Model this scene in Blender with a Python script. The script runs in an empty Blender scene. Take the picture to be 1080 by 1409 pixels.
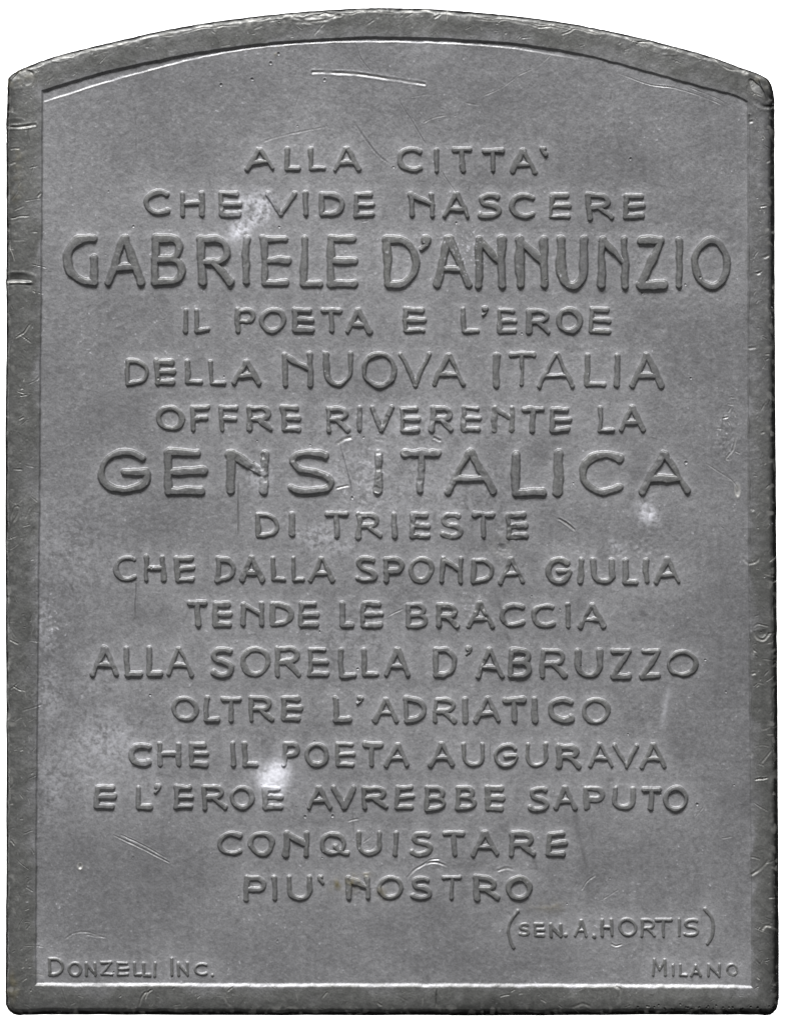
import bpy, math
import numpy as np

# ------------------------------------------------------------------ camera, world, lights, exposure
U = 6.0e-5                      # metres per pixel of the plaque drawing: the plaque is about 64 mm wide
CXP, CYP = 540.0, 704.5
scene = bpy.context.scene
C = scene.collection

cam_d = bpy.data.cameras.new('camera')
cam = bpy.data.objects.new('camera', cam_d); C.objects.link(cam)
CAM_H = 0.45
cam.location = (0, 0, CAM_H)
cam.rotation_euler = (0, 0, 0)
cam_d.sensor_fit = 'HORIZONTAL'; cam_d.sensor_width = 36
cam_d.lens = 36 * (CAM_H - 3 * U) / (1080 * U)
cam_d.clip_start = 0.01; cam_d.clip_end = 20
scene.camera = cam

world = bpy.data.worlds.new('World'); scene.world = world
world.use_nodes = True
wb = world.node_tree.nodes['Background']
wb.inputs[0].default_value = (1, 1, 1, 1)
wb.inputs[1].default_value = 0.13

def area(name, loc, target, sx, sy, power, col=(1, 1, 1)):
    l = bpy.data.lights.new(name, 'AREA'); l.shape = 'RECTANGLE'; l.size = sx; l.size_y = sy
    l.energy = power; l.color = col
    o = bpy.data.objects.new(name, l); C.objects.link(o)
    o.location = loc
    d = np.array(target, float) - np.array(loc, float)
    import mathutils
    o.rotation_euler = mathutils.Vector(d).to_track_quat('-Z', 'Y').to_euler()
    return o
area('key_light', (-0.18, 1.50, 0.97), (0, 0, 0), 1.0, 0.52, 58.5)
area('backdrop_light', (-0.32, 0.0, -0.015), (-0.32, 0, -0.17), 0.16, 0.40, 5.5)  # this and the next: added lamps, out of view, to whiten the backdrop
area('backdrop_light', (0.32, 0.0, -0.015), (0.32, 0, -0.17), 0.16, 0.40, 5.5)

scene.view_settings.view_transform = 'Standard'
scene.view_settings.look = 'None'
scene.view_settings.exposure = 0.0
scene.view_settings.gamma = 1.0
scene.view_settings.use_curve_mapping = False

# ------------------------------------------------------------------ grid
G = 1.45
W, HH = 1080.0, 1410.0
nx, ny = int(W * G) + 1, int(HH * G) + 1
xs = np.arange(nx) / G; ys = np.arange(ny) / G
X, Y = np.meshgrid(xs, ys)
rng = np.random.default_rng(7)

_fy = np.fft.fftfreq(ny)[:, None]; _fx = np.fft.rfftfreq(nx)[None, :]
def noise(sx, sy=None, seed=0, band=False):
    """gaussian random field, correlation length sx, sy in drawing pixels, unit deviation"""
    sy = sx if sy is None else sy
    r = np.random.default_rng(seed)
    F = np.fft.rfft2(r.standard_normal((ny, nx)).astype(np.float32))
    k = np.exp(-2 * (math.pi ** 2) * ((_fx * sx * G) ** 2 + (_fy * sy * G) ** 2))
    if band: k = k - np.exp(-2 * (math.pi ** 2) * 4 * ((_fx * sx * G) ** 2 + (_fy * sy * G) ** 2))
    f = np.fft.irfft2(F * k, s=(ny, nx)).astype(np.float32)
    return (f - f.mean()) / f.std()
def sstep(a, b, x):
    t = np.clip((x - a) / (b - a), 0, 1); return t * t * (3 - 2 * t)

def win(x0, y0, x1, y1):
    i0 = max(0, int(math.floor(x0 * G))); i1 = min(nx, int(math.ceil(x1 * G)) + 1)
    j0 = max(0, int(math.floor(y0 * G))); j1 = min(ny, int(math.ceil(y1 * G)) + 1)
    return slice(j0, j1), slice(i0, i1)
def segdist(px, py, a, b):
    ax, ay = a; bx, by = b
    dx, dy = bx - ax, by - ay
    L2 = dx * dx + dy * dy + 1e-9
    t = np.clip(((px - ax) * dx + (py - ay) * dy) / L2, 0, 1)
    return np.hypot(px - ax - t * dx, py - ay - t * dy), t

def poly_sd(pts, band):
    """signed distance (positive inside) to a closed polygon, clamped to +-band"""
    D = np.full((ny, nx), band, np.float32)
    n = len(pts)
    for k in range(n):
        a, b = pts[k], pts[(k + 1) % n]
        L = math.hypot(b[0] - a[0], b[1] - a[1]); m = max(1, int(L / 20))
        for q in range(m):
            p0 = (a[0] + (b[0] - a[0]) * q / m, a[1] + (b[1] - a[1]) * q / m)
            p1 = (a[0] + (b[0] - a[0]) * (q + 1) / m, a[1] + (b[1] - a[1]) * (q + 1) / m)
            w = win(min(p0[0], p1[0]) - band, min(p0[1], p1[1]) - band, max(p0[0], p1[0]) + band, max(p0[1], p1[1]) + band)
            d, _ = segdist(X[w], Y[w], p0, p1)
            D[w] = np.minimum(D[w], d)
    ins = np.zeros((ny, nx), bool)
    P = np.array(pts); Q = np.roll(P, -1, 0)
    for j in range(ny):
        y = ys[j]
        m = (P[:, 1] <= y) != (Q[:, 1] <= y)
        if not m.any(): continue
        xc = P[m, 0] + (y - P[m, 1]) / (Q[m, 1] - P[m, 1]) * (Q[m, 0] - P[m, 0])
        for xx in xc: ins[j] ^= xs > xx
    return np.where(ins, D, -D)

def catmull(P, n=10, closed=False):
    out = []; N = len(P)
    rg = range(N) if closed else range(N - 1)
    for i in rg:
        g = lambda k: np.array(P[k % N] if closed else P[min(max(k, 0), N - 1)], float)
        p0, p1, p2, p3 = g(i - 1), g(i), g(i + 1), g(i + 2)
        for q in range(n):
            t = q / n
            out.append(tuple(0.5 * (2 * p1 + (p2 - p0) * t + (2 * p0 - 5 * p1 + 4 * p2 - p3) * t * t + (3 * p1 - p0 - 3 * p2 + p3) * t ** 3)))
    if not closed: out.append(tuple(P[-1]))
    return out

# outline of the plaque (measured), clockwise from the upper left corner
OUT = [(10, 112), (13, 104), (20, 98.5), (37.5, 90), (75, 76.5), (115, 66), (150, 57.5), (190, 48), (225, 40.5), (269, 32.5), (320, 25), (370, 19),
       (420, 14.5), (470, 11.2), (510, 9.8), (540, 9.8), (590, 11), (640, 14.2), (690, 18.8), (740, 24.5), (790, 32), (830, 39.8), (860, 46), (900, 55.5),
       (950, 68.5), (985, 79), (1022, 92.5), (1045, 101), (1058, 109), (1064, 121), (1066.5, 140), (1066.5, 200), (1067, 300), (1067, 400), (1068, 560), (1069, 700),
       (1070, 850), (1070.7, 960), (1072, 1200), (1072.6, 1360), (1072, 1378), (1069.5, 1390), (1062, 1397.5), (1052, 1399.3), (1043, 1398.6), (900, 1398.2),
       (700, 1399.4), (540, 1399), (300, 1399), (120, 1398.2), (40, 1398.6), (24, 1398.8), (15, 1395.5), (8.5, 1387), (7, 1374), (7.2, 1300), (8, 1200), (8, 1000), (7, 800),
       (6.6, 600), (8.2, 480), (8, 400), (6.8, 388), (8, 378), (8.4, 300), (8, 220), (8.2, 182), (7.6, 172), (8.8, 150)]
outl = catmull(OUT, 8, True)
r0 = np.random.default_rng(3)
outl = [(x + 0.18 * r0.standard_normal(), y + 0.18 * r0.standard_normal()) for x, y in outl]
INN = [(57.8, 124.5), (75, 119), (112, 107.5), (150, 97), (200, 86), (250, 75.5), (300, 67.5), (350, 60.8), (400, 56.4), (450, 53), (500, 50.8), (540, 50.6), (600, 52.2), (650, 55), (700, 58.6), (740, 63.5),
       (790, 72), (840, 84), (890, 97.5), (940, 111.5), (985, 124), (1010, 130), (1028.5, 139)]
inn = catmull(INN, 6) + [(1029, 300), (1029.3, 560), (1030, 800), (1031.6, 1000), (1033.5, 1200), (1034.5, 1359), (700, 1357.6), (400, 1357), (48.5, 1356.4),
       (48.5, 1300), (49.5, 1100), (51, 950), (53, 760), (55, 500), (56.8, 300)]
BAND = 26.0
SDO = poly_sd(outl, BAND)          # + inside the plaque
SDI = poly_sd(inn, BAND)           # + inside the field

# side weights
near_top = sstep(200, 130, Y) * sstep(-8, 8, Y - 0) * 1.0
n_lo = noise(14, seed=11); n_mid = noise(5, seed=12); n_fine = noise(1.6, seed=13); n_big = noise(70, seed=14); n_vert = noise(1.6, 40, seed=15); n_hor = noise(30, 1.4, seed=17)
n_mid2 = noise(3.2, seed=16)

def side(vt, vl, vr, vb):
    """value per side of the border, blended at the corners"""
    dt = Y - np.interp(X, [p[0] for p in OUT[1:30]], [p[1] for p in OUT[1:30]])
    dl = X - 8; dr = 1070 - X; db = 1399 - Y
    ds = np.stack([dt, dl, dr, db]); w = np.exp(-np.maximum(ds, 0) / 9.0) + 1e-12
    return (w[0] * vt + w[1] * vl + w[2] * vr + w[3] * vb) / w.sum(0)

RIM = 4.2
bw = side(2.9, 3.0, 2.6, 7.0)
off = side(0.2, 0.6, 0.0, 0.8)
s_in = -SDI + off + 0.16 * n_mid + 0.16 * n_mid2 + .12 * n_lo
up = sstep(-0.5, 0.5, s_in / bw)
rimh = side(.62, 0.72, 0.45, .66) * RIM
Z = up * rimh
# crown and outer fall of the border
d = np.maximum(SDO + 0.35 * n_mid + 0.2 * n_mid2, 0)
rr = side(6.5, 7.0, 9.5, 10.5); dp = side(4.5, 6.0, 9.0, 9.5)
Z -= dp * np.clip(1 - d / rr, 0, 1) ** 1.7
cw = side(20., 28., 30., 28.); cd = side(1.6, 2.4, 3.4, 3.8)
Z -= cd * np.clip(1 - d / cw, 0, 1) ** 2
rim_mask = sstep(-0.8, 0.8, s_in)

# attributes
tone = np.ones((ny, nx), np.float32); oxide = np.zeros((ny, nx), np.float32); bare = np.zeros((ny, nx), np.float32); patina = np.zeros((ny, nx), np.float32)

# ------------------------------------------------------------------ lettering: strokes on the unit box
def arc(cx, cy, rx, ry, a0, a1, n=16):
    return [(cx + rx * math.cos(math.radians(a0 + (a1 - a0) * k / n)), cy + ry * math.sin(math.radians(a0 + (a1 - a0) * k / n))) for k in range(n + 1)]
def glyph(ch):
    if ch == 'A': return [[(0, 1), (.47, .0)], [(.53, .0), (1, 1)], [(.19, .66), (.81, .66)]]
    if ch == 'B': return [[(0, 0), (0, 1)], [(0, 0), (.5, 0)] + arc(.5, .235, .4, .235, -90, 90) + [(0, .47)], [(.4, .47), (.55, .47)] + arc(.55, .735, .45, .265, -90, 90) + [(0, 1)]]
    if ch == 'C': return [arc(.6, .5, .6, .5, -52, -308, 24)]
    if ch == 'D': return [[(0, 0), (0, 1)], [(0, 0), (.3, 0)] + arc(.3, .5, .7, .5, -90, 90, 20) + [(0, 1)]]
    if ch == 'E': return [[(0, 0), (0, 1)], [(0, 0), (.86, 0)], [(0, .49), (1, .49)], [(0, 1), (.95, 1)]]
    if ch == 'F': return [[(0, 0), (0, 1)], [(0, 0), (1, 0)], [(0, .5), (.9, .5)]]
    if ch == 'G': return [arc(.53, .5, .53, .5, -42, -352, 28) + [(1, .52)], [(1, .52), (.52, .52)]]
    if ch == 'g': return [[(.97, .0), (.75, 0)] + arc(.7, .5, .7, .5, -90, -270, 24) + [(.98, 1)], [(.97, 1), (.97, .44)]]
    if ch == 'H': return [[(0, 0), (0, 1)], [(1, 0), (1, 1)], [(0, .47), (1, .47)]]
    if ch == 'I': return [[(.5, 0), (.5, 1)]]
    if ch == 'L': return [[(0, 0), (0, 1)], [(0, 1), (1, 1)]]
    if ch == 'M': return [[(0, 1), (.1, 0)], [(.1, 0), (.5, .65)], [(.5, .65), (.9, 0)], [(.9, 0), (1, 1)]]
    if ch == 'N': return [[(0, 0), (0, 1)], [(0, .02), (1, .52)], [(1, 0), (1, 1)]]
    if ch == 'n': return [[(0, 0), (0, 1)], [(0, .02), (1, .95)], [(1, 0), (1, 1)]]
    if ch == 'O': return [arc(.5, .5, .5, .5, 0, 360, 32)]
    if ch == 'P': return [[(0, 0), (0, 1)], [(0, 0), (.5, 0)] + arc(.5, .28, .5, .28, -90, 90) + [(0, .56)]]
    if ch == 'Q': return [arc(.42, .5, .42, .5, 0, 360, 32), [(.5, .66), (.68, .9), (.82, 1.0), (1.0, 1.03)]]
    if ch == 'R': return [[(0, 0), (0, 1)], [(0, 0), (.48, 0)] + arc(.48, .26, .42, .26, -90, 90) + [(0, .52)], [(.42, .52), (1, 1)]]
    if ch == 'S': return [catmull([(.9, .06), (.72, .0), (.36, .0), (.12, .1), (.07, .25), (.2, .4), (.5, .47), (.82, .56), (.99, .73), (.88, .92), (.6, 1), (.25, 1), (.0, .92)], 5)]
    if ch == 'T': return [[(0, 0), (1, 0)], [(.5, 0), (.5, 1)]]
    if ch == 'U': return [[(0, 0), (0, .58)] + arc(.5, .58, .5, .42, 180, 0, 20) + [(1, 0)]]
    if ch == 'V': return [[(0, 0), (.5, 1)], [(.5, 1), (1, 0)]]
    if ch == 'Z': return [[(.06, 0), (.96, 0)], [(.96, 0), (.02, 1)], [(.02, 1), (1, 1)]]
    if ch == '(': return [catmull([(1, 0), (.35, .25), (.05, .55), (.25, .82), (.6, 1)], 6)]
    if ch == ')': return [catmull([(.0, 0), (.75, .25), (1, .5), (.85, .78), (.3, 1)], 6)]
    if ch == '.': return [[(.5, .5), (.5, .51)]]
    return []
# every line: part name, look, stroke width, height of relief, [left x, top, bottom], [right x, top, bottom], letters with their measured left and right edges
L = []
def line(stroke, relief, l, r, txt, *ex, name='inscription_line', label=None): L.append((stroke, relief, l, r, txt, ex, name, label))
line(9.6, 3.3, (336, 201, 235), (740, 203, 239), "ALLA CITTA`", 336.5,378.5,390.5,415,424,449,457,497,546,582,596.5,605.5,621.5,650.5,662.5,694,700.5,739.5,743,753)
line(9.6, 3.3, (197, 261.5, 297), (890, 266, 302.5), "CHE VIDE NASCERE", 197.5,235,247,281.5,301,332,365,409,416,425,439,475,486,516.5,562.5,598,607.5,647.5,657.5,689.5,700.3,736,755,787,806.5,844,856.5,889)
line(12.6, 4.4, (87, 322, 393.5), (1006, 325.5, 399), "gABRIELE D'ANNUNZIO", 87.5,136,144,199,208,256.5,271.5,322.5,332.3,345,358.5,400.5,414,445,450,494,527.5,577.5,577.5,592.5,594,646.5,653,696,710,754,765.5,809,822.5,865,875,918,928.2,941,951.5,1006, label='tall bold line of raised capitals')
line(9.4, 3.2, (251, 423.5, 457.5), (843, 423, 460), "IL POETA E L'EROE", 251,260,267.5,290,324,353,357,393.5,401.5,433.5,441,470.5,474,511.5,554,587.5,634,658.5,658.5,670.5,683.7,712.3,724,759.5,765,801.5,810,842.5)
line(9.4, 3.2, (172, 494, 531), (359, 494.5, 531.5), "DELLA", 172.5,205,212.5,242.5,254.5,279.5,286.5,311.5,318.5,358.5)
L5b = True
line(9.8, 3.4, (388, 484, 532.5), (914, 485.5, 534), "+NUOVA ITALIA", 388.5,430.5,445.5,485,497,545.5,548.5,594.5,593.5,640.5,677.5,687,699.5,737.5,738.5,791.5,804,836,845,854.5,865,914)
line(9.4, 3.2, (214, 557.5, 594.5), (888, 559, 595.5), "OFFRE RIVERENTE LA", 214.5,254,262.5,289.5,301,329.5,339.5,376,386.5,414,448.5,482.5,490,498.5,508.5,542.5,550,580,591.5,624.5,634.5,663.5,676.5,708.5,716.5,749,756.5,786.5,822.5,846.5,850.5,887.5)
line(13.2, 4.4, (133, 617, 681), (952, 620, 682.5), "GENS ITALICA", 133.5,206,225.5,284,311,370.5,394.5,460,514,527.5,550.5,607.5,610.5,683.5,704,752.5,761.5,775.5,795,859,877.5,951.5, label='large widely spaced line of raised capitals')
line(9.4, 3.0, (351, 704, 740), (728, 705, 742.5), "DI TRIESTE", 351,384.5,397.5,406.5,446.5,480,489.5,525,538.5,547.5,563.5,592.5,605.5,637.5,648.5,681,696.5,727.5)
line(9.4, 3.2, (154, 764, 801), (937, 767.5, 805), "CHE DALLA SPONDA GIULIA", 154.5,188,197.5,228.5,239.5,269,296,325.5,328.5,364,372.5,393.5,400.5,421,424,461,489.5,518.5,527.5,557.5,562.5,597.5,605.5,637.5,647.5,681,685,722.5,750.5,785.5,794.5,803.5,812.5,846,856,877.5,884.7,893.8,899.5,936.5)
line(9.4, 3.2, (257, 827.5, 862.5), (834, 830, 866), "TENDE LE BRACCIA", 257.5,286,292.5,320.5,331,363.5,371,403.5,410,440,467.5,487.5,496.5,527.5,557.5,589,600,632.5,640.5,681.5,686,722.5,730,765,776.5,786,794,833.5)
line(9.8, 3.4, (124, 889, 931.5), (960, 893, 935), "ALLA SORELLA D'ABRUZZO", 124.5,164,170.5,195,201,225.5,227.5,266.5,290,322.5,330,372.5,377.5,415,423.5,453.5,465.5,491,497.5,522.5,527.5,565.5,596,629.5,640,650,653.5,693.5,699,732.3,743.5,781,791.5,829,838.5,869,879.5,910.5,917.5,960)
line(9.4, 3.2, (236, 958, 993.5), (841, 960, 996.5), "OLTRE L'ADRIATICO", 236,273.5,280,304,303.5,333.5,342.5,377.5,387.5,415,458.5,484,489.5,500,513.5,548.5,555.5,587.5,595,629.5,636,645,651.5,690,691,723.5,731,740,753.5,789.5,800.5,840.5)
line(9.4, 3.2, (177, 1021, 1055.5), (918, 1022.5, 1058.5), "CHE IL POETA AUGURAVA", 177.5,208.5,216.5,248.5,259.5,287.5,315.5,324.7,333.5,356.5,387.5,413.5,419,452.5,461,489.5,498.5,526.5,528.5,564.5,590,625.5,634,667.5,678.5,713.5,722.5,754,764.5,799.5,808.5,842.5,842.5,880,881,917.5)
line(9.4, 3.2, (129, 1081, 1114.5), (948, 1082, 1116.5), "E L'EROE AVREBBE SAPUTO", 129.5,160,186.5,209,211.5,221.5,239.5,267.5,277.5,312.5,316.5,349.5,361,390.5,421.5,456.5,456,491,498.5,534,542.5,570.5,584,615,626.5,656,667.5,695,727.5,755.5,761,795,802.5,832.5,842.5,874,881.5,910,912.5,947.5)
line(9.6, 3.2, (299, 1144.5, 1179.5), (780, 1144.5, 1179.5), "CONQUISTARE", 299.5,334,342.5,377.5,390,425.5,440,481.5,490.5,524.5,539.5,549,565,596,608.5,641,647.5,687.5,700.5,737.5,751.5,780)
line(9.4, 3.2, (336, 1205.5, 1240.5), (733, 1206, 1241), "PIU` NOSTRO", 336,366,373.3,382.3,394.5,428,435.5,445.5,475.5,509.5,519.5,554.5,565,594.5,606.5,636.5,651.5,687.5,696,732.5)
line(5.6, 2.0, (696, 1264, 1290), (984, 1264.5, 1290.5), "(SEn.A.HORTIS)", 696.5,714,713.5,729,734,750,755.5,774,775.5,781.5,789,810,815,821.5,826.5,843.5,850.5,876.5,881.5,902.5,900.5,925,931,938,940.5,962.5,967.5,983.5, label='small raised name in brackets below the inscription')
line(4.6, 1.7, (66, 1324.5, 1344), (295, 1324.5, 1344), "DOnZELLI InC.", 66,88,93,112.5,117,133,137.5,155.5,160,178,183,195,195.5,208.5,211,216,234,239,244,260,266.5,285.5,289,295, name='maker_mark', label='small raised lettering in the lower left corner')
line(4.6, 1.7, (896, 1327, 1344.5), (1015, 1327, 1344.5), "MILAnO", 896.5,918,924,928.5,934,946.5,949,965.5,973,991.5,999,1015, name='place_mark', label='small faint raised lettering in the lower right corner')

special = {  # own top and bottom where a letter leaves its line: (line index, letter index)
    17: {0: (1252.5, 1307.5), 1: (1270, 1290), 2: (1270.5, 1290.5), 3: (1270.5, 1291), 4: (1285, 1291), 5: (1266, 1291.5), 6: (1287, 1293.5), 13: (1250, 1301)},
    18: {0: (1318, 1344), 9 - 1: (1318, 1344), 11: (1340, 1346)},
    19: {0: (1320, 1344.5)},
}
DL = np.full((ny, nx), 60.0, np.float32)            # distance to the nearest stroke edge (negative on the stroke)
RL = np.zeros((ny, nx), np.float32)                 # relief
PID = np.zeros((ny, nx), np.int16)                  # part id, 0 = field
wx = 0.55 * noise(7, seed=21) + 0.22 * n_mid2; wy = 0.55 * noise(7, seed=22) + 0.22 * noise(3, seed=23)
wst = 0.35 * noise(9, seed=24) + 0.22 * noise(3.5, seed=25)
names = []
pid = 1
for li, (st, rel, l, r, txt, ex, name, label) in enumerate(L):
    if txt.startswith('+'): pid_use = pid - 1; txt = txt[1:]
    else: pid_use = pid; pid += 1; names.append((name, label))
    letters = [c for c in txt if c != ' ']
    assert len(letters) * 2 == len(ex), (txt, len(letters), len(ex))
    for k, ch in enumerate(letters):
        x0, x1 = ex[2 * k], ex[2 * k + 1]
        t = ((x0 + x1) / 2 - l[0]) / (r[0] - l[0])
        top = l[1] + (r[1] - l[1]) * t + 0.5 * rng.standard_normal(); bot = l[2] + (r[2] - l[2]) * t + 0.5 * rng.standard_normal()
        if li in special and k in special[li]: top, bot = special[li][k]
        w = (.80 if st < 12 and st > 6 else .88) * st * (1 + 0.05 * rng.standard_normal())
        h = w / 2
        if ch in 'OQCGSU': x0 -= .4; x1 += .4
        strokes = []
        if ch in "'`":
            th = (bot - top)
            H0 = top - (2 if st < 11 else 1); 
            bx = x0 + h * .85 if ch == '`' else x1 - h * .95
            q = h * 1.05
            if ch == "'": strokes = [([(bx - 1.5, H0 + q), (bx, H0 + q + .5)], q), ([(bx + .5, H0 + q), (bx + .2, H0 + 2.2 * q), (bx - 1.1 * q, H0 + 3.1 * q)], q * .55)]
            else: strokes = [([(bx + q * .9, H0 + q * .9), (bx - .2, H0 + q * 1.1)], q * .55), ([(bx, H0 + q), (bx + .2 * q, H0 + 1.6 * q)], q * .7), ([(bx + .3 * q, H0 + 1.7 * q), (bx + 1.1 * q, H0 + 2.7 * q)], q * .75)]
        else:
            slant = 0.02 * rng.standard_normal()
            for s in glyph(ch):
                pts = [(x0 + h + u * max(0, x1 - x0 - w) + slant * (0.5 - v) * (bot - top), top + h + v * max(0, bot - top - w)) for u, v in s]
                strokes.append((pts, h * (1 + 0.05 * rng.standard_normal())))
        wn = win(x0 - 48, min(top, bot) - 50, x1 + 48, bot + 48)
        px, py = X[wn] + wx[wn] * min(1, st / 8), Y[wn] + wy[wn] * min(1, st / 8)
        dmin = np.full(px.shape, 60.0)
        for pts, hw in strokes:
            for q in range(len(pts) - 1):
                dd, _ = segdist(px, py, pts[q], pts[q + 1])
                dmin = np.minimum(dmin, dd - hw)
            for e in (pts[0], pts[-1]):
                dmin = np.minimum(dmin, np.hypot(px - e[0], py - e[1]) - hw * 1.06)
        dmin = dmin + wst[wn] * st / 10
        better = dmin < DL[wn]
        DL[wn] = np.where(better, dmin, DL[wn])
        sl = 0.20 * st                                        # width of the sloping flank
        prof = 1 - (np.clip((dmin + sl) / sl, 0, 1)) ** 1.8
        prof = np.where(dmin > 0, 0, prof)
        crown = 0.10 * np.clip(-dmin / h, 0, 1)
        hr = .86 * rel * (prof * (0.93 + 0.14 * rng.standard_normal()) + crown)
        RL[wn] = np.maximum(RL[wn], hr)
        PID[wn] = np.where((dmin < 0.6) & better, pid_use, PID[wn])
# rounded foot where the relief leaves the field
foot = 0.34 * np.exp(-np.maximum(DL, 0) / 2.4) + 0.30 * np.exp(-np.maximum(DL, 0) / 9.0)
on = sstep(0.8, -1.2, DL)
Z += RL + foot
# coarse pitted patches
pit = np.zeros((ny, nx), np.float32)
for cx, cy, rx, ry, a in ((640, 350, 45, 50, 1.0), (560, 335, 40, 18, .8), (500, 635, 40, 60, .9), (350, 650, 30, 40, .7), (205, 690, 40, 40, .6), (105, 740, 40, 40, .5), (690, 755, 30, 30, 1.0), (1000, 605, 16, 40, .8), (545, 75, 14, 20, .8), (750, 145, 40, 30, .4), (490, 840, 30, 16, .7),
                          (640, 840, 40, 20, .5), (860, 760, 60, 30, .5), (905, 860, 40, 30, .4), (600, 1190, 40, 14, .6), (330, 590, 80, 20, .5), (70, 860, 16, 70, .7), (1015, 760, 12, 30, .7), (450, 740, 40, 20, .7), (500, 1220, 30, 16, .9)):
    pit = np.maximum(pit, a * np.exp(-((X - cx) / rx) ** 2 - ((Y - cy) / ry) ** 2))
_p = noise(1.9, seed=71); Z += pit * np.clip(noise(9, seed=72) + .6, 0, 2) * (.16 * np.clip(_p, -2.5, 1.2))
# worn and chipped places on the letters
wear = np.zeros((ny, nx), np.float32)
for (cx, cy, rad, amt) in [(630, 560, 120, .35), (700, 725, 40, .9), (600, 720, 60, .5), (490, 845, 40, .8), (670, 845, 60, .7), (810, 845, 40, .7), (645, 910, 60, .6), (340, 440, 22, .8), (325, 577, 22, .7), (355, 640, 40, .7),
                           (165, 780, 60, .4), (490, 1222, 24, .9), (375, 1090, 30, .6), (520, 640, 50, .7), (690, 640, 30, .5), (890, 640, 70, .3), (310, 290, 20, .6), (700, 785, 50, .4), (340, 780, 30, .6), (1000, 1335, 24, .8), (490, 645, 160, .3)]:
    wear += amt * np.exp(-((X - cx) ** 2 + (Y - cy) ** 2) / (2 * (rad * .6) ** 2))
wear = np.clip(wear + 0.18, 0, 1)
Z -= on * wear * np.clip(noise(2.6, seed=31) + 0.5 * n_mid, 0, 2.2) * 0.75
# ------------------------------------------------------------------ surface of field and border
n_g1 = noise(.85, seed=41); n_g2 = noise(1.7, seed=42)
Z += 0.045 * n_mid * (1 - on) + 0.035 * n_mid2 + 0.05 * n_lo + 0.36 * n_big
Z += (0.037 * n_g1 + 0.034 * n_g2) * (1 + .25 * rim_mask)
Z += 0.010 * n_vert * (1 - rim_mask)
Z += rim_mask * (0.05 * n_mid + 0.035 * n_mid2 + 0.14 * n_lo)
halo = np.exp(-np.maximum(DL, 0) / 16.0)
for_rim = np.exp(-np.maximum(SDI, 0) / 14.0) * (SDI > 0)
for cx, cy, rx, ry, a in ((945, 465, 85, 60, .11), (175, 460, 75, 100, .07), (960, 790, 70, 150, .06), (150, 690, 70, 60, .05), (560, 130, 300, 40, .04), (860, 745, 60, 30, .07), (200, 1240, 150, 60, .04), (900, 1190, 110, 60, .05), (560, 1300, 250, 40, .03), (985, 220, 60, 90, .05), (250, 720, 60, 30, .05)):
    tone -= a * np.exp(-((X - cx + 14 * n_lo) / rx) ** 2 - ((Y - cy + 14 * n_mid) / ry) ** 2) * (1 - on)
spot = sstep(1.1, 2.6, n_mid2) * .5 + sstep(.9, 2.4, n_mid) * .5
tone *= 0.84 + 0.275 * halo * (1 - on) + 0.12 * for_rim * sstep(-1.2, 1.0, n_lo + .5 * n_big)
tone += 0.042 * n_big + 0.028 * n_lo + .03 * noise(32, seed=61) + 0.016 * n_mid + 0.014 * n_vert + 0.03 * n_fine + .034 * n_g1 + .018 * n_g2
tone -= 0.12 * spot * (1 - on) * sstep(-.5, 1.5, n_big + .4 * n_lo)
rim_pat = sstep(-3, 4, s_in + 1.5 * n_mid) * (1 - .45 * sstep(16, 0, s_in + 4 * n_lo))
patina = np.clip(np.maximum(rim_pat * side(.9, 1.0, np.interp(Y, [150, 420, 620, 1000], [.3, .5, .95, 1.05]), 1.0), on * 0.62) + 0.12 * (n_lo * .6 + n_mid * .6) * np.maximum(rim_mask, on), 0, 1.3)
tone *= 1 - .035 * on
tone -= rim_mask * (0.05 + 0.05 * n_lo + 0.05 * n_mid)
tone *= 1 - .30 * sstep(24, 3, SDO + 3 * n_lo + 1.5 * n_mid) * side(.75, 1.2, 1.7, 1.25) * np.clip(.85 + .35 * n_big, .2, 1.3)      # darker towards the outer edge of the border, most at the right
# shade of the turned-away side walls, painted as a near-black outermost edge
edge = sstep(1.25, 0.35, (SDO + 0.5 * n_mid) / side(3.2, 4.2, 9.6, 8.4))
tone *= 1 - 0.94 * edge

# ------------------------------------------------------------------ scratches, gouges, dents
SCR_FIELD = lambda x, y: SDI[min(ny - 1, max(0, int(y * G))), min(nx - 1, max(0, int(x * G)))] > 0
def scratch(pts, width, depth, br=0.0, dark=0.0, lip=0.4, taper=True, jag=0.25):
    P = catmull(pts, 6) if len(pts) > 2 else pts
    xs_ = [p[0] for p in P]; ys_ = [p[1] for p in P]; m = width * 2.5 + 3
    wn = win(min(xs_) - m, min(ys_) - m, max(xs_) + m, max(ys_) + m)
    px, py = X[wn] + wx[wn] * jag * 2, Y[wn] + wy[wn] * jag * 2
    D = np.full(px.shape, 99.0); T = np.zeros(px.shape)
    n = len(P) - 1
    for q in range(n):
        dd, t = segdist(px, py, P[q], P[q + 1])
        b = dd < D; D = np.where(b, dd, D); T = np.where(b, (q + t) / n, T)
    env = np.clip(np.minimum(T, 1 - T) * 6 + 0.25, 0, 1) if taper else 1.0
    env = env * (1 + 0.35 * n_mid[wn])
    a = np.exp(-(D / (width * .5)) ** 2) * env; b = np.exp(-((D - width * 1.0) / (width * .45)) ** 2) * env
    depth = depth * (.65 if SCR_FIELD(xs_[0], ys_[0]) else .9)
    Z[wn] += -depth * a + depth * lip * b
    br = br * (.45 if SCR_FIELD(xs_[0], ys_[0]) else .75)
    bare[wn] = np.maximum(bare[wn], br * a * np.clip(1 + .4 * n_mid2[wn], 0, 1.3)); tone[wn] *= 1 - dark * a
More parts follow.
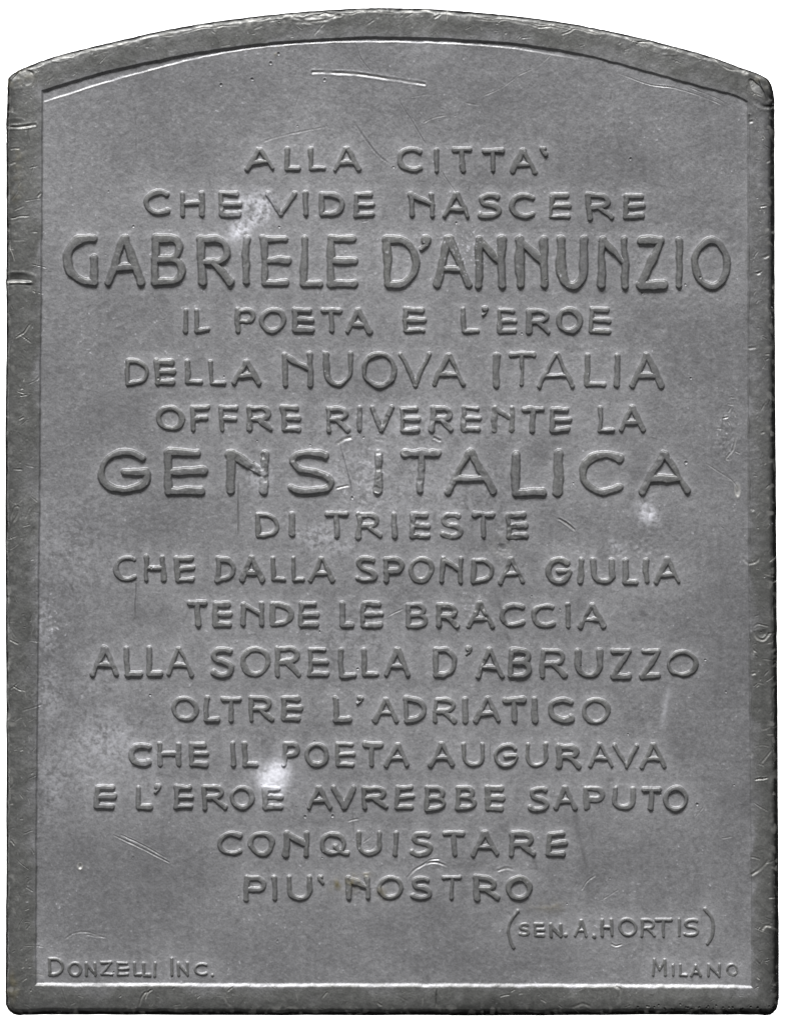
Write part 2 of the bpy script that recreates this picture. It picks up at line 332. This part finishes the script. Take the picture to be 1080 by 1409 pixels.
def dent(cx, cy, rx, ry, depth, ang=0, br=0.0, lip=0.3, dark=0.0):
    m = max(rx, ry) * 2.6 + 2
    wn = win(cx - m, cy - m, cx + m, cy + m)
    ca, sa = math.cos(ang), math.sin(ang)
    ux, uy = X[wn] + wx[wn] - cx, Y[wn] + wy[wn] - cy
    q = np.sqrt(((ux * ca + uy * sa) / rx) ** 2 + ((-ux * sa + uy * ca) / ry) ** 2)
    Z[wn] += -depth * np.exp(-q ** 2 * 1.3) + depth * lip * np.exp(-((q - 1.35) / .35) ** 2)
    bare[wn] = np.maximum(bare[wn], br * np.exp(-((q - .95) / .5) ** 2)); tone[wn] *= 1 - dark * np.exp(-q ** 2)

scratch([(430, 98.5), (470, 99.5), (500, 102), (540, 108.5), (584, 115)], 3.2, 1.3, br=.6, taper=False, jag=.25)
scratch([(415, 120), (408, 140), (400, 162)], 1.6, .35, br=.15)
scratch([(490, 60), (497, 80), (511, 97)], 1.4, .4, dark=.25)
scratch([(757, 75), (740, 90), (712, 104)], 1.6, .5, br=.5); scratch([(712, 104), (690, 120), (664, 132)], 1.4, .3, br=.2)
scratch([(583, 168), (598, 161), (613, 158)], 1.6, .4, br=.45); scratch([(565, 133), (586, 129)], 1.4, .3, br=.2)
scratch([(640, 141), (658, 144)], 2, .4, br=.15)
scratch([(850, 100), (890, 114), (925, 120), (960, 130), (1000, 146)], 1.6, .5, br=.25); scratch([(945, 118), (985, 134), (1003, 144)], 1.4, .4, br=.2)
scratch([(840, 138), (842, 124)], 2.5, .5, dark=.25, br=.1); scratch([(845, 165), (848, 185), (853, 206)], 3, .3, dark=.2)
scratch([(360, 195), (400, 183), (446, 175)], 2.0, .35, br=.25); scratch([(490, 172), (497, 182), (508, 198), (520, 212), (534, 224)], 2.4, .5, dark=.3)
scratch([(550, 140), (570, 172), (585, 198)], 1.6, .4, dark=.2); scratch([(608, 235), (620, 255), (640, 275)], 1.5, .4, dark=.25)
scratch([(186, 150), (188, 222)], 1.6, .4, dark=.25)
scratch([(157, 1150), (190, 1166), (220, 1181), (232, 1187)], 1.8, .8, br=.3); scratch([(166, 1149), (195, 1163), (228, 1181)], 1.6, .6, br=.25)
dent(109, 1192, 2.8, 3.2, 1.4, br=.6)
scratch([(90, 1293), (103, 1285), (120, 1284), (143, 1290)], 2.2, .6, br=.3); scratch([(118, 1287), (145, 1291)], 2, .5, br=.25)
scratch([(800, 1225), (807, 1214), (819, 1206)], 1.8, .6, br=.5); scratch([(829, 1239), (851, 1225)], 1.5, .4, br=.3)
scratch([(957, 1126), (968, 1112)], 1.6, .5, br=.35); scratch([(993, 1155), (1008, 1152)], 1.8, .5, br=.45); scratch([(840, 1300), (847, 1303), (856, 1300)], 2, .7, br=.5)
scratch([(560, 1209), (570, 1198), (583, 1190), (600, 1187), (616, 1193)], 2.5, .7, br=.2); scratch([(575, 1196), (590, 1185), (606, 1182)], 2, .5, br=.15); scratch([(684, 1199), (697, 1195), (707, 1197)], 3, .6, br=.25)
for p in ([(790, 1120), (797, 1150), (806, 1195), (812, 1246)], [(680, 812), (686, 830), (694, 858)], [(694, 868), (704, 892)], [(672, 745), (676, 752)], [(733, 1180), (740, 1200)]):
    scratch(p, 5.5, .25, dark=.24, lip=.1)
scratch([(187, 800), (186.5, 853)], 1.8, .8, dark=.45); scratch([(328, 662), (327.5, 738)], 1.8, .9, dark=.4, br=.1); scratch([(93, 800), (103, 822), (108, 846)], 3.5, .3, dark=.2)
scratch([(468, 612), (475, 638), (481, 662), (484, 680)], 1.8, .8, dark=.35); scratch([(464, 611), (474, 604), (484, 601)], 4, 1.0, br=.5); scratch([(462, 672), (480, 669)], 2.4, .7, br=.5)
scratch([(596, 601), (607, 606)], 3, .9, dark=.3, br=.1); scratch([(517, 604), (528, 605)], 3, .7, br=.4)
scratch([(768, 713), (778, 719), (791, 730)], 2.6, 1.2, br=.3, dark=.2)
dent(690, 752, 12, 12, 1.0, br=.12, dark=.15); dent(691, 752, 5, 4, .8, dark=.2)
for k in range(11):
    a = rng.uniform(0, 6.28); cx, cy = 1003 + 6 * rng.standard_normal(), 590 + 22 * rng.standard_normal()
    scratch([(cx, cy), (cx + 7 * math.cos(a), cy + 7 * math.sin(a))], 1.8, .6, br=.4)
scratch([(996, 570), (994, 595), (996, 622)], 2, .6, dark=.3); scratch([(1012, 602), (1009, 618), (1000, 630), (1004, 633)], 2.2, .8, br=.5)
scratch([(970, 637), (990, 650), (1008, 662), (1016, 674)], 1.8, .5, br=.3); dent(1015, 676, 3, 6, 1, br=.6)
scratch([(533, 328 + 870 - 350), (555, 838)], 1.6, .5, br=.3); scratch([(420, 1105), (424, 1115)], 1.5, .5, dark=.3)
scratch([(484, 1110), (486, 1130), (487, 1165)], 1.4, .3, dark=.2); scratch([(494, 1127), (478, 1131)], 2, .5, br=.25)
scratch([(675, 1016), (674, 1052)], 1.6, .4, dark=.25); scratch([(512, 1150), (500, 1160)], 2, .4, br=.2)
scratch([(1031, 158), (1031, 400), (1031.6, 700), (1033, 1000)], 1.8, .5, dark=.22, taper=False, jag=.5); scratch([(1027.5, 170), (1027.8, 420)], 1.6, -.3, jag=.5)
# border damage
scratch([(9, 174.5), (30, 174), (48, 171.5)], 3.0, 1.8, br=.75, taper=False); dent(20, 168, 10, 4, .9, dark=.15)
dent(24, 382, 17, 5.5, 2.4, dark=.3); scratch([(8, 388), (24, 387.5), (45, 389)], 3.2, -1.2, br=.7)
for p, w_, b_ in (([(14, 300), (40, 297)], 2, .4), ([(18, 330), (35, 329)], 2, .4), ([(22, 466), (34, 456), (42, 445)], 2, .45), ([(14, 205), (26, 204)], 2.4, .5), ([(14, 226), (22, 222)], 2.2, .45),
                  ([(14, 714), (19, 700), (26, 699), (22, 712), (16, 722)], 2.6, .3), ([(34, 712), (42, 698)], 2.0, .15), ([(17, 645), (30, 646)], 2, .4), ([(12, 575), (8, 572)], 2, .5), ([(26, 578), (34, 574)], 2, .35),
                  ([(13, 880), (26, 886)], 2, .4), ([(18, 944), (30, 952)], 2, .3), ([(14, 1158), (20, 1165)], 2.2, .4), ([(50, 524), (54, 518)], 2.5, .5), ([(52, 270), (57, 265)], 2.5, .5),
                  ([(1036, 866), (1040, 876), (1050, 880), (1060, 870)], 3.0, .5), ([(1036, 862), (1044, 858), (1058, 862)], 2, .15), ([(1033, 1204), (1046, 1196), (1058, 1184)], 3.0, .6), ([(1032, 1180), (1046, 1182)], 2, .2),
                  ([(1049, 1282), (1055, 1275), (1062, 1277)], 3.0, .6), ([(1038, 1074), (1057, 1070)], 2, .5), ([(1046, 1052), (1062, 1032)], 2.2, .4), ([(1057, 1237), (1071, 1237)], 2, .55), ([(1030, 777), (1040, 774), (1045, 768)], 3, .65),
                  ([(1022, 769), (1030, 776)], 4, .4), ([(1046, 284), (1056, 283)], 2.2, .55), ([(1050, 356), (1058, 352)], 3.5, .55), ([(1040, 376), (1045, 374)], 3, .5), ([(1054, 222), (1060, 220)], 2.5, .5), ([(1033, 702), (1036, 700)], 4.5, .6),
                  ([(1035, 900), (1038, 894)], 4, .5), ([(1034, 928), (1040, 926)], 3, .45), ([(1046, 596), (1052, 594)], 2.5, .55), ([(1030, 480), (1040, 478)], 3, .4), ([(1032, 1042), (1037, 1036)], 5, .5), ([(1031, 168), (1036, 167)], 3, .7),
                  ([(772, 48), (790, 39)], 2.4, .6), ([(433, 46), (446, 33)], 2, .4), ([(400, 22), (430, 32)], 3.4, .5), ([(405, 30), (445, 28), (470, 20)], 3.0, .45), ([(440, 18), (468, 22)], 3.0, .5), ([(505, 34), (513, 27)], 2, .4),
                  ([(350, 40), (362, 34)], 2.2, .3), ([(598, 24), (606, 19)], 2.4, .5), ([(200, 1375), (204, 1366), (210, 1362)], 2.4, .4), ([(192, 1385), (196, 1372), (203, 1364)], 2.6, .3), ([(309, 1372), (313, 1382), (320, 1386)], 3.4, .4),
                  ([(314, 1364), (322, 1358)], 2, .35), ([(850, 1374), (852, 1362), (846, 1358)], 3, .35), ([(444, 1374), (450, 1366)], 2, .45), ([(786, 1388), (800, 1382), (812, 1386)], 3, .3), ([(520, 1380), (526, 1384)], 2.2, .3)):
    scratch(p, w_, .5 + .5 * b_, br=.75 * b_, jag=.5)
scratch([(601, 1362), (600, 1386)], 2.0, 1.2, dark=.5)
dent(1048, 871, 9, 5, 1.2, dark=.15)
# abraded outer crest of the border; pale streaks on the arch paint its highlight
crest = np.exp(-((SDO - 8) / 6.0) ** 2) * (SDO > 0) * (.5 + .5 * np.clip(n_lo + .4, 0, 2))
Z += crest * (.18 * noise(3.6, seed=51) + .09 * noise(2.0, seed=52)); bare = np.maximum(bare, .22 * crest * sstep(.3, 1.8, noise(2.2, seed=53)))
for x0_, x1_, o_, b_ in ((70, 130, 4.5, .5), (120, 178, 5, .45), (170, 262, 6, .5), (215, 330, 8.5, .35), (262, 380, 6.5, .55), (330, 430, 5.5, .35), (405, 500, 7, .45), (500, 640, 6, .4), (600, 720, 5.5, .35), (650, 770, 9, .3), (720, 830, 5.5, .4), (800, 900, 5, .35), (880, 960, 6, .3), (950, 1030, 6, .35), (20, 60, 4, .4)):
    pts = [(x, np.interp(x, [p[0] for p in OUT[1:30]], [p[1] for p in OUT[1:30]]) + o_ + .7 * rng.standard_normal()) for x in np.linspace(x0_, x1_, 6)]
    scratch(pts, rng.uniform(1.5, 2.4), rng.uniform(.15, .5), br=b_, jag=1.0)
def facet(cx, cy, rx, ry, ang, kx, ky, drop, br=0.0):
    m = max(rx, ry) * 1.6 + 2
    wn = win(cx - m, cy - m, cx + m, cy + m); ca, sa = math.cos(ang), math.sin(ang)
    ux, uy = X[wn] + 1.5 * wx[wn] - cx, Y[wn] + 1.5 * wy[wn] - cy
    q = np.sqrt(((ux * ca + uy * sa) / rx) ** 2 + ((-ux * sa + uy * ca) / ry) ** 2)
    k = sstep(1.08, .9, q); Z[wn] += k * (kx * ux + ky * uy - drop + .12 * n_mid2[wn] + .1 * n_g2[wn]); bare[wn] = np.maximum(bare[wn], br * k * np.clip(.7 + .3 * n_mid2[wn], 0, 1.2))
facet(30, 109, 19, 11.5, -.55, .02, .10, .9, br=.10); facet(1040, 120, 14, 5.5, 1.0, -.05, .14, .7, br=.25); facet(1056, 121, 8, 17, -.45, -.45, .05, 1.2)
scratch([(1040, 138), (1052, 146), (1067, 146)], 5, 1.4, dark=.45, jag=.4)
facet(440, 24, 28, 6, -.12, .0, .12, .3, br=.16); facet(86, 78, 16, 5, -.3, 0, .1, .2, br=.12); facet(905, 66, 30, 6, .3, 0, .09, .2, br=.1)
# battered corners
dent(1058, 1372, 12, 14, .8); dent(20, 1350, 8, 14, .8, dark=.1)
# many little nicks, mostly on the border
for k in range(900):
    j, i = rng.integers(0, ny), rng.integers(0, nx)
    if SDO[j, i] < 3: continue
    onrim = rim_mask[j, i] > .5
    if not onrim and rng.random() > .32: continue
    x, y = xs[i], ys[j]; a = rng.normal(-.5, .9); ln = rng.exponential(4.5 if onrim else 2.2) + 1
    scratch([(x, y), (x + ln * math.cos(a), y + ln * math.sin(a))], rng.uniform(1.0, 1.9), rng.uniform(.1, .5) * (1 if onrim else .6), br=max(0, rng.normal(.08, .14)), dark=rng.uniform(0, .2), jag=.6)
for k in range(520):                                              # extra ones on the border
    s_ = rng.random()
    if s_ < .34: x, y = rng.uniform(10, 46), rng.uniform(130, 1390)
    elif s_ < .66: x, y = rng.uniform(1036, 1064), rng.uniform(150, 1390)
    elif s_ < .82: x, y = rng.uniform(20, 1060), rng.uniform(1362, 1390)
    else:
        x = rng.uniform(20, 1050); y = np.interp(x, [p[0] for p in OUT[1:30]], [p[1] for p in OUT[1:30]]) + rng.uniform(4, 36)
    a = rng.normal(-.5, .8); ln = rng.exponential(5) + 1.5
    scratch([(x, y), (x + ln * math.cos(a), y + ln * math.sin(a))], rng.uniform(1.0, 2.0), rng.uniform(.1, .5), br=max(0, rng.normal(.08, .14)), dark=rng.uniform(0, .2), jag=.6)
for k in range(46):                                               # dark pits of the casting
    x, y = rng.uniform(70, 1020), rng.uniform(140, 1340)
    dent(x, y, rng.uniform(.9, 1.8), rng.uniform(.9, 1.8), rng.uniform(.5, 1.3), dark=.35)
for x, y in ((383, 72), (372, 86), (346, 109), (304, 115), (446, 110), (868, 218), (420, 1124), (960, 1108), (944, 637), (483, 685), (457, 1123)): dent(x, y, 1.9, 1.9, 1.3, dark=.45)
for k in range(30):
    x = 880 + k * 6.3 + rng.normal(0, 2)
    dent(x, 1387 + rng.normal(0, 2), 1.6, 1.4, 1.2, dark=.5)

# double line along the arch: a small ridge that closes on the border towards the crown
RID = [(62, 139), (90, 130), (125, 119), (160, 108.5), (200, 97.5), (230, 89.5), (260, 81.8), (300, 73.5), (350, 65.5), (400, 60.5), (450, 57.6), (500, 56.6), (540, 57), (600, 58.3), (660, 61.5), (700, 65.2), (740, 71.5), (790, 80), (840, 92)]
P = catmull(RID, 5)
wn = win(50, 45, 860, 150)
D = np.full(X[wn].shape, 99.0)
for q in range(len(P) - 1):
    dd, _ = segdist(X[wn] + .3 * wx[wn], Y[wn] + .3 * wy[wn], P[q], P[q + 1]); D = np.minimum(D, dd)
below = np.interp(X[wn], [p[0] for p in P], [p[1] for p in P])
sgn = Y[wn] + .3 * wy[wn] - below
fade = sstep(860, 640, X[wn]) * sstep(56, 64, X[wn])
Z[wn] -= 0.9 * sstep(1.6, -1.6, sgn) * fade * (1 - rim_mask[wn])          # the strip between ridge and border lies a little deeper
Z[wn] += 0.6 * np.exp(-(D / 1.3) ** 2) * fade * (.75 + .3 * n_mid[wn])
bare[wn] = np.maximum(bare[wn], .22 * np.exp(-((D) / 1.2) ** 2) * fade * np.clip(.8 + .5 * n_mid[wn], 0, 1.3))

# ------------------------------------------------------------------ stains
def bloom(cx, cy, rx, ry, amt, gr=1.0, hole=0):
    q = ((X - cx + 2.5 * n_lo) / rx) ** 2 + ((Y - cy + 2.5 * n_mid) / ry) ** 2
    amt = amt if amt > .5 else amt * .5
    a = amt * np.exp(-q * 1.1) * np.clip(1 + gr * (0.2 * n_mid2 + .35 * n_fine + .25 * n_g1), 0, 1.6)
    if hole: a *= 1 - hole * np.exp(-(((X - cx) / (rx * .42)) ** 2 + ((Y - cy) / (ry * .42)) ** 2))
    global oxide
    oxide = np.maximum(oxide, a)
bloom(348, 288, 23, 22, .66, 1.2, hole=.8); bloom(328, 316, 17, 12, .6, 1.0); bloom(322, 312, 40, 26, .16)
bloom(376, 1068, 20, 21, 1.15, .35); bloom(378, 1076, 36, 34, .38, 1.2)
bloom(890, 706, 16, 16, .52, .9); bloom(845, 755, 11, 9, .36, 1.3); bloom(437, 738, 26, 16, .42, 2.0); bloom(470, 752, 26, 12, .25, 2.0); bloom(357, 655, 16, 26, .36, 2.0); bloom(470, 648, 20, 30, .2, 2)
bloom(505, 640, 34, 30, .22, 2.0); bloom(145, 1020, 46, 42, .42, 1.0); bloom(120, 1050, 60, 60, .22, 1.0); bloom(70, 960, 22, 50, .22, 1.5); bloom(72, 1085, 20, 40, .28, 1.2); bloom(62, 860, 12, 50, .25, 1.5)
bloom(190, 1040, 50, 60, .18, 1.0); bloom(130, 935, 70, 40, .12, 2.0); bloom(240, 1015, 60, 40, .1, 1.0); bloom(560, 585, 160, 30, .14, 2.4); bloom(480, 870, 90, 40, .1, 2.4); bloom(100, 760, 60, 80, .12, 2.2); bloom(580, 680, 160, 50, .12, 2.6)
scratchy = np.exp(-((X - (922 - (Y - 935) * .16)) / 4.2) ** 2) * sstep(925, 942, Y) * sstep(1012, 985, Y); oxide = np.maximum(oxide, (.15 * scratchy) * np.clip(1 + .5 * n_mid, 0, 1.5))
speck = sstep(2.75, 3.6, n_g1 + 1.2 * pit + .3 * n_lo); oxide = np.maximum(oxide, .34 * speck * (1 - .4 * rim_mask))
for cx, cy, rx, ry, a in ((14, 135, 12, 45, .35), (16, 300, 10, 60, .15), (1062, 128, 12, 24, .6), (15, 1370, 14, 26, .4), (1060, 1340, 16, 60, .3), (700, 1386, 60, 7, .4), (640, 1384, 30, 8, .3), (930, 1388, 110, 7, .35), (640, 36, 30, 8, .2), (1000, 95, 40, 10, .15), (20, 720, 12, 60, .25)):
    tone *= 1 - a * np.exp(-((X - cx + 4 * n_lo) / rx) ** 2 - ((Y - cy + 3 * n_mid) / ry) ** 2)
# yellow-brown residue
resid = np.zeros((ny, nx), np.float32)
for cx, cy, rx, ry, a in ((470, 1221, 14, 7, 1.0), (484, 1218, 10, 10, .9), (758, 1250, 26, 8, .35), (505, 1205, 8, 4, .5), (21, 263, 8, 14, .55), (380, 72, 3, 6, .6), (24, 215, 7, 30, .3), (25, 108, 18, 11, .5), (1046, 118, 9, 14, .45), (18, 1360, 8, 22, .35), (525, 1232, 8, 10, .4)):
    resid = np.maximum(resid, a * np.exp(-((X - cx + 2 * n_mid) / rx) ** 2 - ((Y - cy + 2 * n_mid2) / ry) ** 2) * np.clip(.6 + .6 * n_mid2, 0, 1.4))
Z += resid * np.clip(.3 + .8 * n_mid2, -.5, 2) * .8
oxide = np.clip(oxide, 0, 1); bare = np.clip(bare, 0, 1); tone = np.clip(tone, .05, 1.6)
Z += oxide * .12 * n_fine

# ------------------------------------------------------------------ meshes
gy, gx = np.gradient(Z, 1 / G)
N = np.stack([-gx, gy, np.ones_like(Z)], -1); N /= np.linalg.norm(N, axis=-1, keepdims=True)
PX, PY = X.copy(), Y.copy()
ody, odx = np.gradient(SDO, 1 / G); om = np.hypot(odx, ody) + 1e-6
snap = (SDO <= 0) & (SDO > -1.7 / G)
PX[snap] -= (SDO * odx / om / om)[snap] ; PY[snap] -= (SDO * ody / om / om)[snap]
WX = (PX - CXP) * U; WY = (CYP - PY) * U; WZ = Z * U
inside = SDO > 0
q00 = np.arange(ny * nx).reshape(ny, nx)
quads = np.stack([q00[:-1, :-1], q00[1:, :-1], q00[1:, 1:], q00[:-1, 1:]], -1).reshape(-1, 4)
insf = inside.ravel()
keep = insf[quads].any(1)
quads = quads[keep]
lab = PID.copy(); RIMID = 100
lab[(s_in > -0.5 * bw - .3)] = RIMID
fl = lab.ravel()[quads].max(1)
co_all = np.stack([WX.ravel(), WY.ravel(), WZ.ravel()], -1)
n_all = N.reshape(-1, 3)
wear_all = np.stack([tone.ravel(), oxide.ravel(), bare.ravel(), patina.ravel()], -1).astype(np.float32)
res_all = resid.ravel().astype(np.float32)

def mesh_obj(name, co, faces, mat, parent, normals=None, attr=None, res=None):
    me = bpy.data.meshes.new(name)
    nf = len(faces); k = faces.shape[1]
    me.vertices.add(len(co)); me.vertices.foreach_set('co', co.astype(np.float32).ravel())
    me.loops.add(nf * k); me.loops.foreach_set('vertex_index', faces.astype(np.int32).ravel())
    me.polygons.add(nf); me.polygons.foreach_set('loop_start', np.arange(0, nf * k, k, dtype=np.int32))
    me.update(calc_edges=True)
    if attr is not None:
        a = me.attributes.new('wear', 'FLOAT_COLOR', 'POINT'); a.data.foreach_set('color', attr.ravel())
        a = me.attributes.new('residue', 'FLOAT', 'POINT'); a.data.foreach_set('value', res)
    if normals is not None:
        me.polygons.foreach_set('use_smooth', np.ones(nf, bool))
        me.normals_split_custom_set_from_vertices(normals.astype(np.float32).tolist() if False else normals.astype(np.float32))
    me.materials.append(mat)
    o = bpy.data.objects.new(name, me); C.objects.link(o)
    if parent: o.parent = parent
    return o

# ------------------------------------------------------------------ materials
def metal_material():
    m = bpy.data.materials.new('tarnished_zinc'); m.use_nodes = True
    nt = m.node_tree; nd = nt.nodes; lk = nt.links
    bs = nd['Principled BSDF']
    def new(t, **kw):
        n = nd.new(t)
        for k, v in kw.items(): setattr(n, k, v)
        return n
    at = new('ShaderNodeAttribute', attribute_name='wear'); rs = new('ShaderNodeAttribute', attribute_name='residue')
    sep = new('ShaderNodeSeparateColor'); lk.new(at.outputs['Color'], sep.inputs[0])
    tc = new('ShaderNodeTexCoord')
    def tex(scale, detail, rough=.6):
        t = new('ShaderNodeTexNoise'); t.inputs['Scale'].default_value = scale; t.inputs['Detail'].default_value = detail; t.inputs['Roughness'].default_value = rough
        lk.new(tc.outputs['Object'], t.inputs['Vector']); return t
    def mix(fac, a, b, mode='MIX'):
        n = new('ShaderNodeMix', data_type='RGBA', blend_type=mode)
        if isinstance(fac, (int, float)): n.inputs['Factor'].default_value = fac
        else: lk.new(fac, n.inputs['Factor'])
        for s, v in ((n.inputs[6], a), (n.inputs[7], b)):
            if isinstance(v, tuple): s.default_value = v
            else: lk.new(v, s)
        return n.outputs[2]
    def math_(op, a, b):
        n = new('ShaderNodeMath', operation=op)
        for s, v in ((n.inputs[0], a), (n.inputs[1], b)):
            if isinstance(v, (int, float)): s.default_value = v
            else: lk.new(v, s)
        return n.outputs[0]
    def rng_(v, a, b, c, d_):
        n = new('ShaderNodeMapRange'); lk.new(v, n.inputs[0])
        for k, q in enumerate((a, b, c, d_)): n.inputs[k + 1].default_value = q
        return n.outputs[0]
    fine = tex(7000, 3); mid = tex(2200, 4)
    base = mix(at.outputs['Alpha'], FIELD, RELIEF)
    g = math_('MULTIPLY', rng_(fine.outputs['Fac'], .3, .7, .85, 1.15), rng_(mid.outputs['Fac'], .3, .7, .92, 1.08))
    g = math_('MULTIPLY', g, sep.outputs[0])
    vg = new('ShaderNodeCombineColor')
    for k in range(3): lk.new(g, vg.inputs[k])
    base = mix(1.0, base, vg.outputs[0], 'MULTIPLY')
    base = mix(sep.outputs[1], base, OXIDE)
    base = mix(rs.outputs['Fac'], base, (.16, .14, .085, 1))
    base = mix(sep.outputs[2], base, BARE)
    lk.new(base, bs.inputs['Base Color'])
    met = math_('MULTIPLY', math_('SUBTRACT', 1.0, sep.outputs[1]), METAL)
    met = math_('MULTIPLY', met, math_('SUBTRACT', 1.0, rs.outputs['Fac']))
    tone_gloss = rng_(sep.outputs[0], .12, .75, 0.0, 1.0)             # darkest tone, with the painted edge shade, loses metal and specular
    met = math_('MULTIPLY', met, tone_gloss)
    lk.new(met, bs.inputs['Metallic'])
    lk.new(math_('MULTIPLY', tone_gloss, .4), bs.inputs['Specular IOR Level'])
    ro = rng_(mid.outputs['Fac'], .3, .7, ROUGH - .05, ROUGH + .06)
    ro = math_('ADD', ro, math_('MULTIPLY', sep.outputs[1], .25)); ro = math_('SUBTRACT', ro, math_('MULTIPLY', sep.outputs[2], .08))
    lk.new(ro, bs.inputs['Roughness'])
    bp = new('ShaderNodeBump'); bp.inputs['Strength'].default_value = .55; bp.inputs['Distance'].default_value = 1.2e-5
    lk.new(mid.outputs['Fac'], bp.inputs['Height']); lk.new(bp.outputs[0], bs.inputs['Normal'])
    return m
FIELD = (.302, .301, .311, 1); RELIEF = (.194, .195, .188, 1); OXIDE = (.80, .80, .86, 1); BARE = (.62, .61, .58, 1)
METAL = .45; ROUGH = .49
metal = metal_material()

plaque = bpy.data.objects.new('commemorative_plaque', None); C.objects.link(plaque)
plaque.empty_display_size = .01
plaque['label'] = 'grey metal commemorative plaque with arched top, worn raised border and raised Italian lettering'
plaque['category'] = 'plaque'

def sub(mask):
    f = quads[mask]; ids, inv = np.unique(f, return_inverse=True)
    return ids, inv.reshape(-1, 4)
def add_part(name, mask, label=None):
    ids, f = sub(mask)
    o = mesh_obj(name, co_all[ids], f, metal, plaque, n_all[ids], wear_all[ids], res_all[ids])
    if label: o['label'] = label
    return o
add_part('plate', fl == 0)
add_part('border', fl == RIMID)
for k, (nm, lb) in enumerate(names): add_part(nm, fl == k + 1, lb)

# flank and back of the plaque
DEPTH = 48.0
e = np.concatenate([quads[:, [0, 1]], quads[:, [1, 2]], quads[:, [2, 3]], quads[:, [3, 0]]])
es = np.sort(e, 1); key = es[:, 0].astype(np.int64) * (ny * nx) + es[:, 1]
u, idx, cnt = np.unique(key, return_index=True, return_counts=True)
be = e[idx[cnt == 1]]
nxt = dict(zip(be[:, 0].tolist(), be[:, 1].tolist()))
st_ = int(be[0, 0]); loop = [st_]
while True:
    n_ = nxt[loop[-1]]
    if n_ == st_ or len(loop) > len(be): break
    loop.append(n_)
loop = np.array(loop); m = len(loop)
topv = co_all[loop]; low = topv.copy(); low[:, 2] = -DEPTH * U
ii = np.arange(m); jj = (ii + 1) % m
side_f = np.stack([ii, ii + m, jj + m, jj], -1)
att = np.tile(np.array([[.05, 0, 0, 1.0]], np.float32), (2 * m, 1))  # side walls coloured near black to carry their shade
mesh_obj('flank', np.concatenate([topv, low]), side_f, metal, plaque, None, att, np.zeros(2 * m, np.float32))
mesh_obj('back', low[::1], np.arange(m)[None, ::-1], metal, plaque, None, np.tile(np.array([[.8, 0, 0, .6]], np.float32), (m, 1)), np.zeros(m, np.float32))

# ------------------------------------------------------------------ backdrop: white sweep and an unseen slim post, added to throw the plaque's shadow out of view
wm = bpy.data.materials.new('white_paper'); wm.use_nodes = True
wbs = wm.node_tree.nodes['Principled BSDF']; wbs.inputs['Base Color'].default_value = (.86, .86, .86, 1); wbs.inputs['Roughness'].default_value = .9; wbs.inputs['Specular IOR Level'].default_value = .1
nz = wm.node_tree.nodes.new('ShaderNodeTexNoise'); nz.inputs['Scale'].default_value = 900
bpn = wm.node_tree.nodes.new('ShaderNodeBump'); bpn.inputs['Strength'].default_value = .05; bpn.inputs['Distance'].default_value = 1e-4
wm.node_tree.links.new(nz.outputs['Fac'], bpn.inputs['Height']); wm.node_tree.links.new(bpn.outputs[0], wbs.inputs['Normal'])
zb = -DEPTH * U; zf = zb - 0.170
def box(x0, x1, y0, y1, z0, z1):
    v = [(x, y, z) for z in (z0, z1) for y in (y0, y1) for x in (x0, x1)]
    return v, [(0, 2, 3, 1), (4, 5, 7, 6), (0, 1, 5, 4), (2, 6, 7, 3), (0, 4, 6, 2), (1, 3, 7, 5)]
me = bpy.data.meshes.new('backdrop')
v1 = [(-1.5, -1.5, zf), (1.5, -1.5, zf), (1.5, 1.5, zf), (-1.5, 1.5, zf)]
v2, f2 = box(-.008, .008, -.008, .008, zf, zb - 2e-6)
me.from_pydata(v1 + v2, [], [(0, 1, 2, 3)] + [tuple(i + 4 for i in f) for f in f2[1:]])
me.materials.append(wm)
bd = bpy.data.objects.new('backdrop', me); C.objects.link(bd); bd['kind'] = 'structure'
